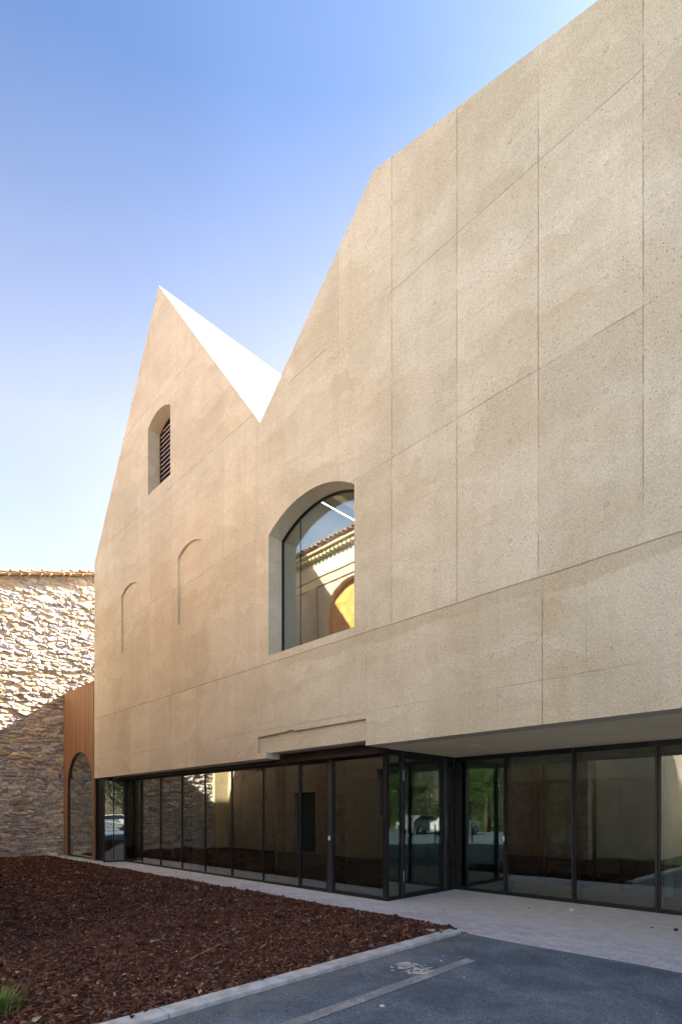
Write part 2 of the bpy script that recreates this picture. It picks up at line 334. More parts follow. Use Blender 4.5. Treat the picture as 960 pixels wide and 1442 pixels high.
# ------------------------------------------------------------------ mesh helper
class MB:
    def __init__(s): s.v = []; s.f = []
    def face(s, pts):
        i = len(s.v); s.v += [tuple(p) for p in pts]; s.f.append(tuple(range(i, i + len(pts)))); return s
    def hexa(s, b, t):                       # four bottom points ccw, four top points
        i = len(s.v); s.v += [tuple(p) for p in b] + [tuple(p) for p in t]
        s.f += [(i+3, i+2, i+1, i), (i+4, i+5, i+6, i+7)] + [(i+k, i+(k+1) % 4, i+4+(k+1) % 4, i+4+k) for k in range(4)]
        return s
    def box(s, x0, x1, y0, y1, z0, z1):
        return s.hexa([(x0,y0,z0),(x1,y0,z0),(x1,y1,z0),(x0,y1,z0)], [(x0,y0,z1),(x1,y0,z1),(x1,y1,z1),(x0,y1,z1)])
    def bar(s, p, q, w, d, z0, z1):          # upright slab between plan points p and q: w is extra, d depth to the left of p->q
        p, q = Vector(p), Vector(q); t = (q - p).normalized(); nn = Vector((-t.y, t.x)) * d
        return s.hexa([(*p, z0), (*q, z0), (*(q+nn), z0), (*(p+nn), z0)], [(*p, z1), (*q, z1), (*(q+nn), z1), (*(p+nn), z1)])
    def plate(s, outer, holes, y0, y1, back=True):    # (x, z) outline with holes, from y0 (front) to y1
        loops = [[Vector((x, z, 0)) for x, z in L] for L in [outer] + holes]
        flat = [p for L in loops for p in L]
        tris = tessellate_polygon(loops)
        i = len(s.v)
        s.v += [(p.x, y0, p.y) for p in flat] + [(p.x, y1, p.y) for p in flat]; n = len(flat)
        for a, b, c in tris:
            A, B, Cc = flat[a], flat[b], flat[c]
            ccw = (B - A).cross(Cc - A).z > 0
            f = (a, b, c) if ccw else (a, c, b)
            s.f.append(tuple(i + q for q in f))
            if back: s.f.append(tuple(i + n + q for q in reversed(f)))
        k = i
        for L in loops:
            m = len(L)
            for j in range(m):
                a, b = k + j, k + (j + 1) % m
                s.f.append((a, a + n, b + n, b))
            k += m
        return s
    def tube(s, pts, radii, seg=8, cap=True):
        pts = [Vector(p) for p in pts]; rings = []
        for j, p in enumerate(pts):
            d = (pts[min(j+1, len(pts)-1)] - pts[max(j-1, 0)]).normalized()
            u = d.cross(Vector((0, 0, 1)) if abs(d.z) < 0.9 else Vector((1, 0, 0))).normalized(); v = d.cross(u)
            r = radii[j] if isinstance(radii, (list, tuple)) else radii
            i = len(s.v); s.v += [tuple(p + (u * math.cos(a) + v * math.sin(a)) * r) for a in [2 * math.pi * q / seg for q in range(seg)]]; rings.append(i)
        for a, b in zip(rings, rings[1:]):
            for q in range(seg): s.f.append((a+q, a+(q+1) % seg, b+(q+1) % seg, b+q))
        if cap:
            s.f.append(tuple(rings[0] + q for q in reversed(range(seg)))); s.f.append(tuple(rings[-1] + q for q in range(seg)))
        return s
    def build(s, name, mat, parent=None, smooth=False, fix=True, bevel=0.0):
        me = bpy.data.meshes.new(name); me.from_pydata(s.v, [], s.f); me.update()
        if fix or bevel:
            b = bmesh.new(); b.from_mesh(me)
            if fix: bmesh.ops.remove_doubles(b, verts=b.verts, dist=1e-5); bmesh.ops.recalc_face_normals(b, faces=b.faces)
            if bevel: bmesh.ops.bevel(b, geom=[e for e in b.edges if e.calc_face_angle(0) > 0.6], offset=bevel, segments=2, affect='EDGES', profile=0.5)
            b.to_mesh(me); b.free()
        return link(name, me, mat, parent, smooth)

def link(name, me, mat, parent=None, smooth=False):
    me.materials.append(mat)
    if smooth: me.polygons.foreach_set('use_smooth', [True] * len(me.polygons))
    o = bpy.data.objects.new(name, me); C.objects.link(o)
    if parent: adopt(o, parent)
    return o
def world(o):
    m = Matrix.LocRotScale(o.location, o.rotation_euler, o.scale)
    return (world(o.parent) @ o.matrix_parent_inverse @ m) if o.parent else m
def adopt(o, parent):
    o.parent = parent; o.matrix_parent_inverse = world(parent).inverted()
def tag(o, label=None, cat=None, group=None, kind=None):
    for k_, v_ in (('label', label), ('category', cat), ('group', group), ('kind', kind)):
        if v_: o[k_] = v_
    return o
def thing(name, label, cat, loc=(0, 0, 0), group=None):
    o = bpy.data.objects.new(name, None); C.objects.link(o); o.location = loc; o.empty_display_size = 0.3
    return tag(o, label, cat, group)
def dup(o, parent=None):
    c = o.copy(); C.objects.link(c)
    if parent: c.parent = parent
    for ch in list(o.children): dup(ch, c)
    return c
def sheet(name, polys, z, mat, kind='structure'):
    m = MB()
    for p in polys: m.face([(x, y, z) for x, y in p])
    return tag(m.build(name, mat, fix=False), kind=kind)
def rect(x0, x1, y0, y1): return [(x0, y0), (x1, y0), (x1, y1), (x0, y1)]
def npmesh(name, V, F, mat, col=None, parent=None, smooth=False):
    me = bpy.data.meshes.new(name); k = F.shape[1]
    me.vertices.add(len(V)); me.vertices.foreach_set('co', V.astype(np.float32).ravel())
    me.loops.add(F.size); me.loops.foreach_set('vertex_index', F.astype(np.int32).ravel())
    me.polygons.add(len(F)); me.polygons.foreach_set('loop_start', np.arange(0, F.size, k, dtype=np.int32))
    me.update(calc_edges=True); me.validate()
    if col is not None:
        a = me.color_attributes.new('tint', 'FLOAT_COLOR', 'POINT')
        a.data.foreach_set('color', np.c_[col, np.ones(len(col))].astype(np.float32).ravel())
    return link(name, me, mat, parent, smooth)

YF = 6.85          # the facade's plane
YG = 7.43          # the ground floor glass
YR = 9.63          # the recessed glass on the right
XC = -6.27         # corner of the glass box
Z0 = 2.76          # underside of the concrete

# ------------------------------------------------------------------ the setting
sheet('ground', [rect(-200, 200, -200, 200)], -0.06, M['ground'])
sheet('pavement', [rect(-21.4, -3.88, 6.28, YG + .05), rect(-3.88, 12, 6.17, YG + .05), rect(XC + .02, 12, YG + .05, YR + .05)], 0.0, M['paver'])
sheet('interior_floor', [rect(-18.3, XC - .02, YG + .06, 23.6), rect(XC - .02, 6, YR + .06, 23.6)], -0.004, M['infloor'])
# asphalt: a sheet with a ragged edge against the pavers
pts = [(-3.9, -9.0), (12, -9.0)]
xs = np.linspace(12, -3.9, 160); ys = 6.19 + np.cumsum(rng.normal(0, .006, 160)); ys -= np.linspace(ys[0] - 6.19, ys[-1] - 6.19, 160)
m = MB()
n = len(xs)
for i in range(n - 1): m.face([(xs[i+1], -9.0, .004), (xs[i], -9.0, .004), (xs[i], ys[i], .006), (xs[i+1], ys[i+1], .006)])
tag(m.build('asphalt_road', M['asphalt'], fix=False), kind='structure')
sheet('mulch_bed', [rect(-21.4, -4.06, 1.02, 6.30)], 0.004, M['mulch'])
# kerb: two courses of kerb stone with fine gaps
m = MB()
y = -8.0
while y < 6.05:
    y1 = min(y + 1.0, 6.13); m.box(-4.07, -3.88, y + .003, y1 - .003, -.05, .045); y = y1
kb = tag(m.build('kerb', M['kerb'], bevel=.008), kind='structure')
sheet('parking_line', [[(-3.19, -1.5), (-3.06, -1.5), (-3.055, 5.10), (-3.185, 5.13)], [(0.0-.6, -1.5), (-.47, -1.5), (-.47, 5.1), (-.6, 5.1)][:0] or rect(1.6, 1.73, -1.5, 5.1)], .0105, M['paint'])
# dried splash beside the line: many small flecks
m = MB()
for i in range(240):
    a = rnd.uniform(-.36, .30); bx = rnd.gauss(0, .5) * (.05 + .13 * (1 - abs(a) / .36))
    x = -3.35 + a * .55 + bx * .8; yy = 4.38 - a * .35 + bx
    r = rnd.uniform(.004, .028); an = rnd.uniform(0, 3.14); st = rnd.uniform(.3, .7)
    m.face([(x + r * math.cos(t) * math.cos(.8) - r * st * math.sin(t) * math.sin(.8), yy + r * math.cos(t) * math.sin(.8) + r * st * math.sin(t) * math.cos(.8), .0145 + i * 1e-6) for t in [an + q * 6.283 / 6 for q in range(6)]])
tag(m.build('plaster_splash', M['scuff'], fix=False), kind='stuff', label='dried white plaster flecks splashed on the asphalt', cat='splash')
sheet('car_park', [rect(-3.9, 60, -21, -9.0), rect(12, 24, -9, 6)], 0.0, M['asphalt'])
sheet('garden_path', [[(-14, -30), (40, -25), (40, -23.2), (-14, -28)], [(14, 4), (60, 9), (60, 10.4), (14, 5.4)]], -.03, M['path'])

# ------------------------------------------------------------------ the concrete building
B = thing('concrete_building', 'pale board-jointed concrete building with two steep gables over a dark glazed ground floor', 'building', (-6.2, 12, 0))
def arch(x0, x1, zs, spring, rise, seg=24):      # an arched opening's outline (x, z), ccw
    c = (x1 - x0) / 2; rr = (c * c + rise * rise) / (2 * rise); cx, cz = (x0 + x1) / 2, spring + rise - rr
    a0 = math.asin(c / rr)
    top = [(cx + rr * math.sin(a), cz + rr * math.cos(a)) for a in [a0 - 2 * a0 * i / seg for i in range(seg + 1)]]
    return [(x0, zs), (x1, zs)] + top
XL, XV, XP, XE = -18.47, -9.28, -6.065, 7.0
ZE, ZA, ZP = 9.9, 15.99, 12.53
ZR = ZP - .276 * (XE - XP)
profile = [(XL, ZE), (-13.865, ZA), (XV, ZE), (XP, ZP), (XE, ZR)]
win_a = arch(-8.99, -6.52, 4.875, 7.39, .40)
win_l = arch(-14.53, -13.23, 10.54, 12.4, .21)
bl1 = arch(-16.34, -15.07, 6.47, 8.2, .21); bl2 = arch(-12.83, -11.6, 6.46, 8.2, .21)
outer = [(XL, 2.745), (-9.06, 2.745), (-9.06, 2.872), (-9.36, 2.872), (-9.36, 3.213), (-8.9, 3.222), (-8.40, 3.234), (-8.31, 3.252), (-8.2, 3.25), (-8.12, 3.222), (-7.4, 3.222), (-6.25, 3.226),
         (-6.25, Z0), (XE, Z0), (XE, ZR), (XP, ZP), (XV, ZE), (-13.865, ZA), (XL, ZE)]
f = MB().plate(outer, [win_a, win_l, bl1, bl2], YF, 7.2)
f.build('facade_wall', M['concrete'], B)
for bl in (bl1, bl2):
    pts = [(x + (.0 if 0 else 0), z) for x, z in bl]
    MB().plate(pts, [], YF + .06, 7.19).build('blind_window', M['concrete'], B)
MB().box(-9.50, -6.24, YF + .06, 7.30, 2.857, 3.28).build('lintel', M['concrete'], B)
# roof shell
t = .34
inner = [(XL, ZE - .5), (-13.865, ZA - .56), (XV, ZE - .56), (XP, ZP - .45), (XE, ZR - .36)]
MB().plate(profile[::-1] + inner if False else list(reversed(profile)) + inner, [], 7.202, 24).build('roof', M['concrete'], B)
m = MB().box(XL, XL + .3, 7.202, 24, -.05, ZE - .52).box(XE - .3, XE, 7.202, 24, -.05, ZR - .4).box(XL + .3, XE - .3, 23.7, 24, -.05, ZE - .6)
m.build('outer_wall', M['concrete'], B)
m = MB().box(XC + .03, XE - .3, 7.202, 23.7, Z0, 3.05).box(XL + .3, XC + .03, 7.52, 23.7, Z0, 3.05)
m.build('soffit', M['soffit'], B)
m = MB().box(XL + .3, XE - .3, 15.0, 15.2, 0, Z0).box(-12.2, -12.05, 9.5, 15.0, 0, Z0).box(-2.9, -2.75, 11.6, 15, 0, Z0)
m.build('interior_wall', M['inwall'], B)
m = MB().box(XL + .3, XE - .3, 13.0, 13.2, 3.05, 9.2).box(-9.45, -9.3, 7.23, 13.0, 3.05, 9.2)
m.build('upper_interior_wall', M['upwall'], B)
# dark head frame over the ground floor glass; its brown stands in for soffit shade
MB().box(-17.42, XC, 7.22, 7.52, 2.665, 2.742).box(-9.05, XC, 7.32, 7.52, 2.744, 2.86).build('dark_head_strip', M['bronze'], B)
# arched window with frame
g = [(x, z) for x, z in win_a]
def shrink(L, d):
    cx = sum(x for x, _ in L) / len(L); zs = [z for _, z in L]; z0, z1 = min(zs), max(zs); x0, x1 = min(x for x, _ in L), max(x for x, _ in L)
    return [(x0 + d + (x - x0) * (x1 - x0 - 2*d) / (x1 - x0), z0 + d + (z - z0) * (z1 - z0 - 2*d) / (z1 - z0)) for x, z in L]
fr = MB().plate(g, [shrink(g, .03)], 7.203, 7.26)
fr.box(-8.415, -8.405, 7.222, 7.25, 4.9, 7.70)
fw = fr.build('arched_window', M['metal'], B); fw['label'] = 'large arched window with one clear reflecting pane'
MB().plate(shrink(g, .028), [], 7.225, 7.245).build('glass_pane', M['clear'], fw)
# louvred window in the left gable
fr = MB().plate(win_l, [shrink(win_l, .035)], 7.203, 7.28)
lw = fr.build('louvre_window', M['bronze'], B); lw['label'] = 'small arched opening filled with dark louvre slats'
m = MB(); z = 10.60
while z < 12.55:
    h = -13.88; half = .62 if z < 12.3 else .62 * math.sqrt(max(0.02, 1 - ((z - 12.25) / .36) ** 2))
    m.hexa([(h-half, 7.215, z), (h+half, 7.215, z), (h+half, 7.29, z + .055), (h-half, 7.29, z + .055)],
           [(h-half, 7.215, z + .045), (h+half, 7.215, z + .045), (h+half, 7.29, z + .10), (h-half, 7.29, z + .10)]); z += .13
m.build('louvre_slats', simple('dark_red_louvre', (0.29, 0.235, 0.23), 0.5, 0.15, 4), lw)
MB().plate(shrink(win_l, .01), [], 7.31, 7.34).build('backing', M['metal'], lw)
# recessed ceiling light in the soffit
sl = MB().tube([(-4.91, 8.12, Z0 - .012), (-4.91, 8.12, Z0 + .01)], .13, 24).build('ceiling_light', M['diffuser'], B)

# glazing bays: a frame (part) with its pane (sub-part)
def bay(name, p, q, z0, z1, l=.02, r=.02, d=.06, fin=0.0, bottom=.05, top=.04, mat='metal', glass='glass', label=None):
    p, q = Vector(p), Vector(q); t_ = (q - p).normalized(); L = (q - p).length
    nn = Vector((-t_.y, t_.x))                        # into the building when p->q runs to the right
    m = MB(); at = lambda s_: p + t_ * s_
    if l: m.bar(at(0), at(l), 0, d, z0, z1)
    if r: m.bar(at(L - r), at(L), 0, d, z0, z1)
    m.bar(at(l), at(L - r), 0, d, z0, z0 + bottom); m.bar(at(l), at(L - r), 0, d, z1 - top, z1)
    if fin:
        a = at(0.004) + nn * (d + .003); b = a + nn * fin
        m.bar(a, b, 0, -.05, z0 + .002, z1 - .002)
    w_ = m.build(name, M[mat], B)
    if label: w_['label'] = label
    MB().bar(at(l) + nn * .02, at(L - r) + nn * .02, 0, .016, z0 + bottom, z1 - top).build('glass_pane', M[glass], w_)
    return w_
xs_ = [-17.42, -16.18, -14.96, -13.69, -12.48, -11.24, -9.96, -8.69]
for a, b in zip(xs_, xs_[1:]):
    bay('glazed_bay', (a + .002, YG), (b - .002, YG), 0.0, 2.66, l=.012, r=.012, fin=.24, mat='metal')
bay('glazed_door', (-8.688, YG), (-7.79, YG), 0, 2.66, l=.05, r=.05, bottom=.07, top=.06, label='narrow dark framed glass door')
MB().box(-7.788, -7.67, YG - .02, YG + .14, 0, 2.66).build('door_post', M['post'], B)
bay('glazed_bay', (-7.668, YG), (XC - .06, YG), 0, 2.66, l=.03, r=.03, fin=.24, bottom=.07, label='last dark glazed bay before the corner')
MB().box(XC - .058, XC, YG, YG + .06, 0, 2.66).build('corner_post', M['metal'], B)
# the return that faces right
bay('return_pane', (XC, YG + .062), (XC, 7.86), 0, Z0 - .005, l=.01, r=.02, bottom=.07, top=.1, label='narrow pane beside the entrance door')
MB().bar((XC + .02, 7.862), (XC + .02, 7.90), 0, .09, 0, Z0 - .005).build('door_post', M['post'], B)
ed = bay('entrance_door', (XC, 7.902), (XC, 9.22), 0, Z0 - .005, l=.07, r=.09, bottom=.09, top=.14, label='dark framed glass entrance door facing right')
MB().tube([(XC + .05, 9.07, .95), (XC + .05, 9.07, 1.35)], .014).build('handle', M['metal'], ed)
for zz in (.32, 2.2): MB().box(XC + .003, XC + .035, 7.885, 7.905, zz, zz + .19).build('hinge', M['steel'], ed)
MB().bar((XC + .03, 9.222), (XC + .03, 9.30), 0, .11, 0, Z0 - .005).build('door_post', M['post'], B)
bay('return_pane', (XC, 9.302), (XC, YR - .03), 0, Z0 - .005, l=.02, r=.02, bottom=.06, top=.1, label='slim dark pane in the inner corner')
# recessed glass
MB().box(XC, XC + .1, YR, YR + .1, 0, Z0 - .005).build('corner_post', M['metal'], B)
xr = [XC + .102, -5.13, -3.82, -2.5, -1.2, .1, 1.4, 2.7, 4.0, 5.3]
for i, (a, b) in enumerate(zip(xr, xr[1:])):
    bay('recessed_bay', (a + .002, YR), (b - .002, YR), 0, Z0 - .005, l=.045, r=.03, d=.08, fin=.12, bottom=.07, top=.09, label='large dark pane of the recessed entrance glazing' if i else None)
    MB().box(b - .008, b + .008, YR - .045, YR, .01, Z0 - .01).build('mullion_cap', M['post'], B)
MB().box(5.3, XE - .3, YR, YR + .3, 0, Z0).build('end_wall', M['concrete'], B)
# left end: two narrow panes that return forward to the steel portal
c0, c1 = Vector((-17.58, 6.80)), Vector((-17.424, YG))
mid = c0.lerp(c1, .48)
e1 = bay('end_pane', c0, mid - (c1 - c0) * .004, 0, 2.66, l=.05, r=.012, bottom=.05, label='narrow end pane next to the steel portal')
e2 = bay('end_pane', mid, c1, 0, 2.66, l=.012, r=.03, bottom=.05)
MB().box(-18.45, -17.60, 6.95, 7.10, 0, 2.735).build('end_jamb', M['metal'], B)
# card readers
MB().box(-7.755, -7.705, YG - .045, YG - .021, 1.05, 1.14).build('card_reader', M['plastic'], B, bevel=.006)
MB().box(-5.155, -5.11, YR - .07, YR - .046, 1.05, 1.15).build('card_reader', M['plastic'], B, bevel=.006)
# glass doors and partition frames inside
def inner_door(x, y, a, wd, h):
    t_ = Vector((math.cos(a), math.sin(a))); p = Vector((x, y)); q = p + t_ * wd
    m = MB(); m.bar(p, p + t_ * .06, 0, .05, .002, h); m.bar(q - t_ * .06, q, 0, .05, .002, h); m.bar(p + t_ * .06, q - t_ * .06, 0, .05, h - .07, h); m.bar(p + t_ * .06, q - t_ * .06, 0, .05, .002, .1)
    o = m.build('inner_door', M['metal'], B); s_ = p + t_ * .1
    MB().bar(p + t_ * .06 + Vector((-t_.y, t_.x)) * .02, q - t_ * .06 + Vector((-t_.y, t_.x)) * .02, 0, .01, .1, h - .07).build('glass_pane', M['glass'], o)
for x, y, a in ((-6.4, 11.6, 0), (-5.2, 11.6, .0), (-3.6, 11.4, .9)): inner_door(x, y, a, 1.05, 2.3)
MB().box(-9.5, -3.0, 11.66, 11.8, 2.32, Z0 - .002).build('inner_transom', M['inwall'], B)
# the lit tube hanging behind the arched window
tb = thing('tube_lamp', 'white lit tube lamp hanging inside the large arched window', 'lamp', (-8.75, 9.6, 8.5))
MB().box(-8.757, -8.743, 8.06, 11.4, 8.506, 8.52).build('diffuser', M['lamp'], tb)
MB().box(-8.775, -8.725, 8.05, 11.41, 8.521, 8.56).box(-8.755, -8.745, 8.5, 8.51, 8.561, 10.4).box(-8.755, -8.745, 11.0, 11.01, 8.561, 10.4).build('housing', M['plastic'], tb)

# ------------------------------------------------------------------ the steel portal between old and new
P = thing('steel_portal', 'tall rust-brown steel panel with an arched glass door between stone wall and concrete', 'portal', (-19.95, 6.9, 0))
PX0, PX1, PZ = -21.51, -18.52, 6.02
da = arch(-21.08, -18.66, 0.02, 2.66, 1.08, 30)
MB().plate([(PX0, 0), (PX1, 0), (PX1, PZ), (PX0, PZ)], [da], YF, YF + .12).build('panel', M['corten'], P)
MB().box(PX0, PX1, YF + .125, 9.5, PZ - .2, PZ - .04).build('lobby_roof', M['metal'], P)
MB().box(PX0 + .12, PX0 + .17, YF + .125, 9.4, .002, PZ - .202).box(PX0 + .12, PX1, 9.402, 9.5, .002, PZ - .202).build('lobby_blocking_wall', M['inwall'], P)  # lobby walls added to block sun leaking in behind the panel
da2 = shrink(da, .05)
dr = MB().plate(da, [da2], YF + .02, YF + .10).build('arched_door', M['bronze'], P)
MB().plate(shrink(da, .048), [], YF + .055, YF + .075).build('glass_pane', mat_glass('green_door_glass', (0.72, 0.80, 0.74), 0.40, 0.7), dr)
MB().box(-20.9, -20.7, YF - .03, YF - .002, 0, .012).box(PX0, PX1, YF - .10, YF - .002, 0.001, .03).build('threshold', M['kerb'], P)
MB().box(PX1 + .003, XL - .002, YF + .06, YF + .12, 0, PZ - .02).build('shadow_gap_trim', M['metal'], P)

# ------------------------------------------------------------------ the old stone building: rubble wall with relief
XS = -21.45
O = thing('stone_building', 'old rubble stone building with a tiled rake, sunlit above and shaded below', 'building', (-26, 6, 0))
ztop = lambda y: 9.78 + .304 * (y - 4.79)
def stone_wall(y0, y1, ny, nz):
    yy = np.linspace(y0, y1, ny); tt = np.linspace(0, 1, nz)
    Yg, Tg = np.meshgrid(yy, tt, indexing='ij'); Zg = Tg * ztop(Yg)
    # seeds in irregular courses
    seeds = []
    z = -.1
    while z < 12.2:
        h = rng.uniform(.075, .165)
        y = y0 - .5 + rng.uniform(0, .3)
        while y < y1 + .5:
            wd = rng.uniform(.10, .40) * (0.7 + h * 3); seeds.append((y + wd / 2, z + h / 2 + rng.normal(0, .042), wd, h)); y += wd
        z += h
    sd = np.array(seeds); N = len(sd)
    cols = np.array([(.33, .29, .235), (.37, .315, .24), (.28, .265, .25), (.23, .225, .225), (.41, .34, .235), (.30, .235, .165), (.45, .40, .32), (.35, .32, .29)])
    sc = np.array((1.40, 1.40, 1.50)) * cols[rng.choice(len(cols), N, p=[.2, .18, .16, .12, .12, .08, .06, .08])] * rng.uniform(.8, 1.18, (N, 1))
    off = rng.uniform(-.028, .04, N); ty = rng.normal(0, .16, N); tz = rng.normal(-.02, .20, N)
    H = np.zeros_like(Yg); col = np.zeros(Yg.shape + (3,))
    wy = .03 * np.sin(Zg * 9 + Yg * 3) + .02 * np.sin(Yg * 17 + 1.3 * np.sin(Zg * 13)); wz = .022 * np.sin(Yg * 7 + Zg * 5) + .012 * np.sin(Yg * 23 + Zg * 11)
    for j in range(ny):
        Yc = Yg[j] + wy[j]; Zc = Zg[j] + wz[j]
        near = np.where(np.abs(sd[:, 0] - yy[j]) < .62)[0]
        dy = np.abs(Yc[:, None] - sd[near, 0]) / (sd[near, 2] * .5); dz = np.abs(Zc[:, None] - sd[near, 1]) / (sd[near, 3] * .5)
        D = (dy ** 2.4 + dz ** 2.4) ** (1 / 2.4)
        idx = np.argpartition(D, 1, axis=1)[:, :2]; ar = np.arange(nz)
        d0, d1 = D[ar, idx[:, 0]], D[ar, idx[:, 1]]
        sw = d0 > d1; a = np.where(sw, idx[:, 1], idx[:, 0]); F1, F2 = np.minimum(d0, d1), np.maximum(d0, d1)
        s_ = near[a]; e = np.clip((F2 - F1) / .34, 0, 1); e = e * e * (3 - 2 * e)
        sh = np.clip(1.22 - F1, 0, 1)
        hh = .012 * (1 - e) + 0.95 * e * (.045 + off[s_] + ty[s_] * (Yc - sd[s_, 0]) * .5 + tz[s_] * (Zc - sd[s_, 1]) * .8) * np.clip(sh * 3, 0, 1)
        H[j] = hh
        mort = np.array((.57, .505, .405)) * (1 + .1 * np.sin(Zc * 3)[:, None])
        k_ = np.clip((e - .12) / .35, 0, 1)[:, None]
        col[j] = mort * (1 - k_) + sc[s_] * k_
    # the line of an older, lower roof: stones stand proud above it, yellower mortar below
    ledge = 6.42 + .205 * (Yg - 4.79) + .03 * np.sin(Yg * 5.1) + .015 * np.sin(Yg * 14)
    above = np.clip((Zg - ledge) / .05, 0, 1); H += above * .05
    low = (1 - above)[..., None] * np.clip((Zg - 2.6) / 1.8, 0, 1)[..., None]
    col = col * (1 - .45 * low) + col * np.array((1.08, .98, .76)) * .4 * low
    H += rng.normal(0, .0022, H.shape)
    V = np.stack([XS - .045 + H, Yg, Zg], -1).reshape(-1, 3)
    i = (np.arange(ny - 1)[:, None] * nz + np.arange(nz - 1)[None]).ravel()
    F = np.stack([i, i + nz, i + nz + 1, i + 1], 1)
    return V, F, col.reshape(-1, 3)
V, F, col = stone_wall(.9, 8.7, 400, 640)
npmesh('wall', V, F, M['stone'], col, O)
MB().plate([(-34, 0), (-21.52, 0), (-21.52, ztop(8.7)), (-34, 10.5)], [], 0, 20).box(-34, -21.6, -8, 0, 0, 9.0) if False else None
m = MB(); m.hexa([(-34, .9, -.05), (-21.56, .9, -.05), (-21.56, 22, -.05), (-34, 22, -.05)], [(-34, .9, 8.55), (-21.56, .9, 8.55), (-21.56, 14, ztop(14)), (-34, 14, ztop(14))])
m.build('building_body', M['render'], O)
# verge tiles on the rake: two rows of half-round tiles on a thin mortar bed, overhanging the wall
bed = MB(); sl_ = .304; ln = math.hypot(1, sl_)
P3 = lambda x, y, up: (x, y, ztop(y) + up)
bed.hexa([P3(XS - .3, .8, .02), P3(XS + .30, .8, .02), P3(XS + .30, 11, .02), P3(XS - .3, 11, .02)], [P3(XS - .3, .8, .11), P3(XS + .30, .8, .07), P3(XS + .30, 11, .07), P3(XS - .3, 11, .07)])
bed.build('verge_bed', M['tilepale'], O)
m = MB()
def half_tile(m, c, d, L, r0, r1, seg=8, th=.014):
    c, d = Vector(c), Vector(d).normalized(); sdir = d.cross(Vector((0, 0, 1))).normalized(); up = sdir.cross(d).normalized()
    i = len(m.v)
    for s_, r in ((0, r0), (L, r1)):
        for rr in (r, r - th):
            for q in range(seg + 1):
                a = math.pi * q / seg; p = c + d * s_ + sdir * (math.cos(a) * rr) + up * (math.sin(a) * rr * .8); m.v.append(tuple(p))
    k_ = seg + 1
    for q in range(seg):
        m.f.append((i+q, i+q+1, i+2*k_+q+1, i+2*k_+q)); m.f.append((i+k_+q+1, i+k_+q, i+3*k_+q, i+3*k_+q+1))
        m.f.append((i+q+1, i+q, i+k_+q, i+k_+q+1))
dirv = Vector((0, 1, sl_)).normalized()
for row, (xo, up, sp_, r0) in enumerate(((XS + .24, .075, .33, .105), (XS - .13, .20, .36, .10), (XS - .42, .20, .36, .10))):
    y = .8 + row * .13
    while y < 10.6:
        j = rnd.uniform(-.02, .02)
        half_tile(m, (xo + j, y, ztop(y) + up + rnd.uniform(0, .03)), Vector((rnd.uniform(-.05, .05), 1, sl_ - .10)), .44, r0 * rnd.uniform(.95, 1.1), r0 * .8)
        y += sp_ * rnd.uniform(.9, 1.1)
m.build('roof_tiles', M['tile'], O)
# small tile ends peeping out under the bed
y = 3.6
while y < 9.0:
    MB().tube([(XS + .02, y, ztop(y) - .008), (XS + .31 + rnd.uniform(-.02, .02), y, ztop(y) - .004)], .022 + rnd.uniform(0, .012), 7).build('corbel_tile', M['ochre'], O); y += rnd.uniform(.2, .5)
# plastered strip at the foot of the wall beside the opposite house
MB().box(XS - .02, XS + .16, .95, 1.72, 0, 8.0).build('plaster_strip', M['ochre'], O)
# iron brackets left in the stone beside the portal
b0 = thing('wall_bracket', 'highest of the three small dark iron brackets in the stone beside the portal', 'bracket', (XS, 6.70, 2.95), 'iron brackets in the stone wall')
MB().box(XS - .03, XS + .10, 6.68, 6.715, 2.93, 2.965).box(XS + .07, XS + .10, 6.68, 6.715, 2.85, 3.03).build('arm', M['litter'], b0)
for zz, lb in ((2.05, 'middle one of the three small dark iron brackets in the stone beside the portal'), (1.08, 'lowest of the three small dark iron brackets in the stone beside the portal')):
    c = dup(b0); c.location.z = zz; c['label'] = lb

# ------------------------------------------------------------------ opposite: old brick house (seen in the glass), and a rendered house
A = thing('brick_house', 'old brown brick house across the bed, seen reflected in the glass, tiled eaves', 'house', (-15, -2, 0))
AY, AX0, AX1, AZ = 1.0, -21.3, -8.4, 11.3
holes = [arch(-14.3, -11.7, 6.3, 8.7, 1.15, 24), [(-19.6, 3.4), (-18.5, 3.4), (-18.5, 5.2), (-19.6, 5.2)], [(-12.2, 1.5), (-11.3, 1.5), (-11.3, 3.1), (-12.2, 3.1)], [(-16.6, 0.02), (-15.3, 0.02), (-15.3, 2.4), (-16.6, 2.4)]]
MB().plate([(AX0, -.05), (AX1, -.05), (AX1, AZ), (AX0, AZ)], holes, AY - .45, AY).build('wall', M['brickdark'], A)
MB().box(AX0, AX1, -6.5, AY - .46, -.05, AZ - .3).build('house_body', M['render'], A)
for x0, x1, z0_, z1_ in ((-14.3, -11.7, 6.3, 9.9),):
    MB().box(x0, x1, AY - .30, AY - .24, z0_, z1_).build('arched_shutter', M['wood'], A)
for x0, x1, z0_, z1_ in ((-19.6, -18.5, 3.4, 5.2), (-12.2, -11.3, 1.5, 3.1)):
    wv = MB()
    for i in range(5): wv.box(x0 + (x1-x0) * i / 4 - .012, x0 + (x1-x0) * i / 4 + .012, AY - .16, AY - .13, z0_, z1_)
    for i in range(7): wv.box(x0, x1, AY - .18, AY - .161, z0_ + (z1_-z0_) * i / 6 - .012, z0_ + (z1_-z0_) * i / 6 + .012)
    wv = wv.build('window_grille', M['plastic'], A); MB().box(x0 + .01, x1 - .01, AY - .34, AY - .32, z0_, z1_).build('glass_pane', M['carglass'], wv)
MB().box(-16.6, -15.3, AY - .3, AY - .25, .0, 2.4).build('door', M['litter'], A)
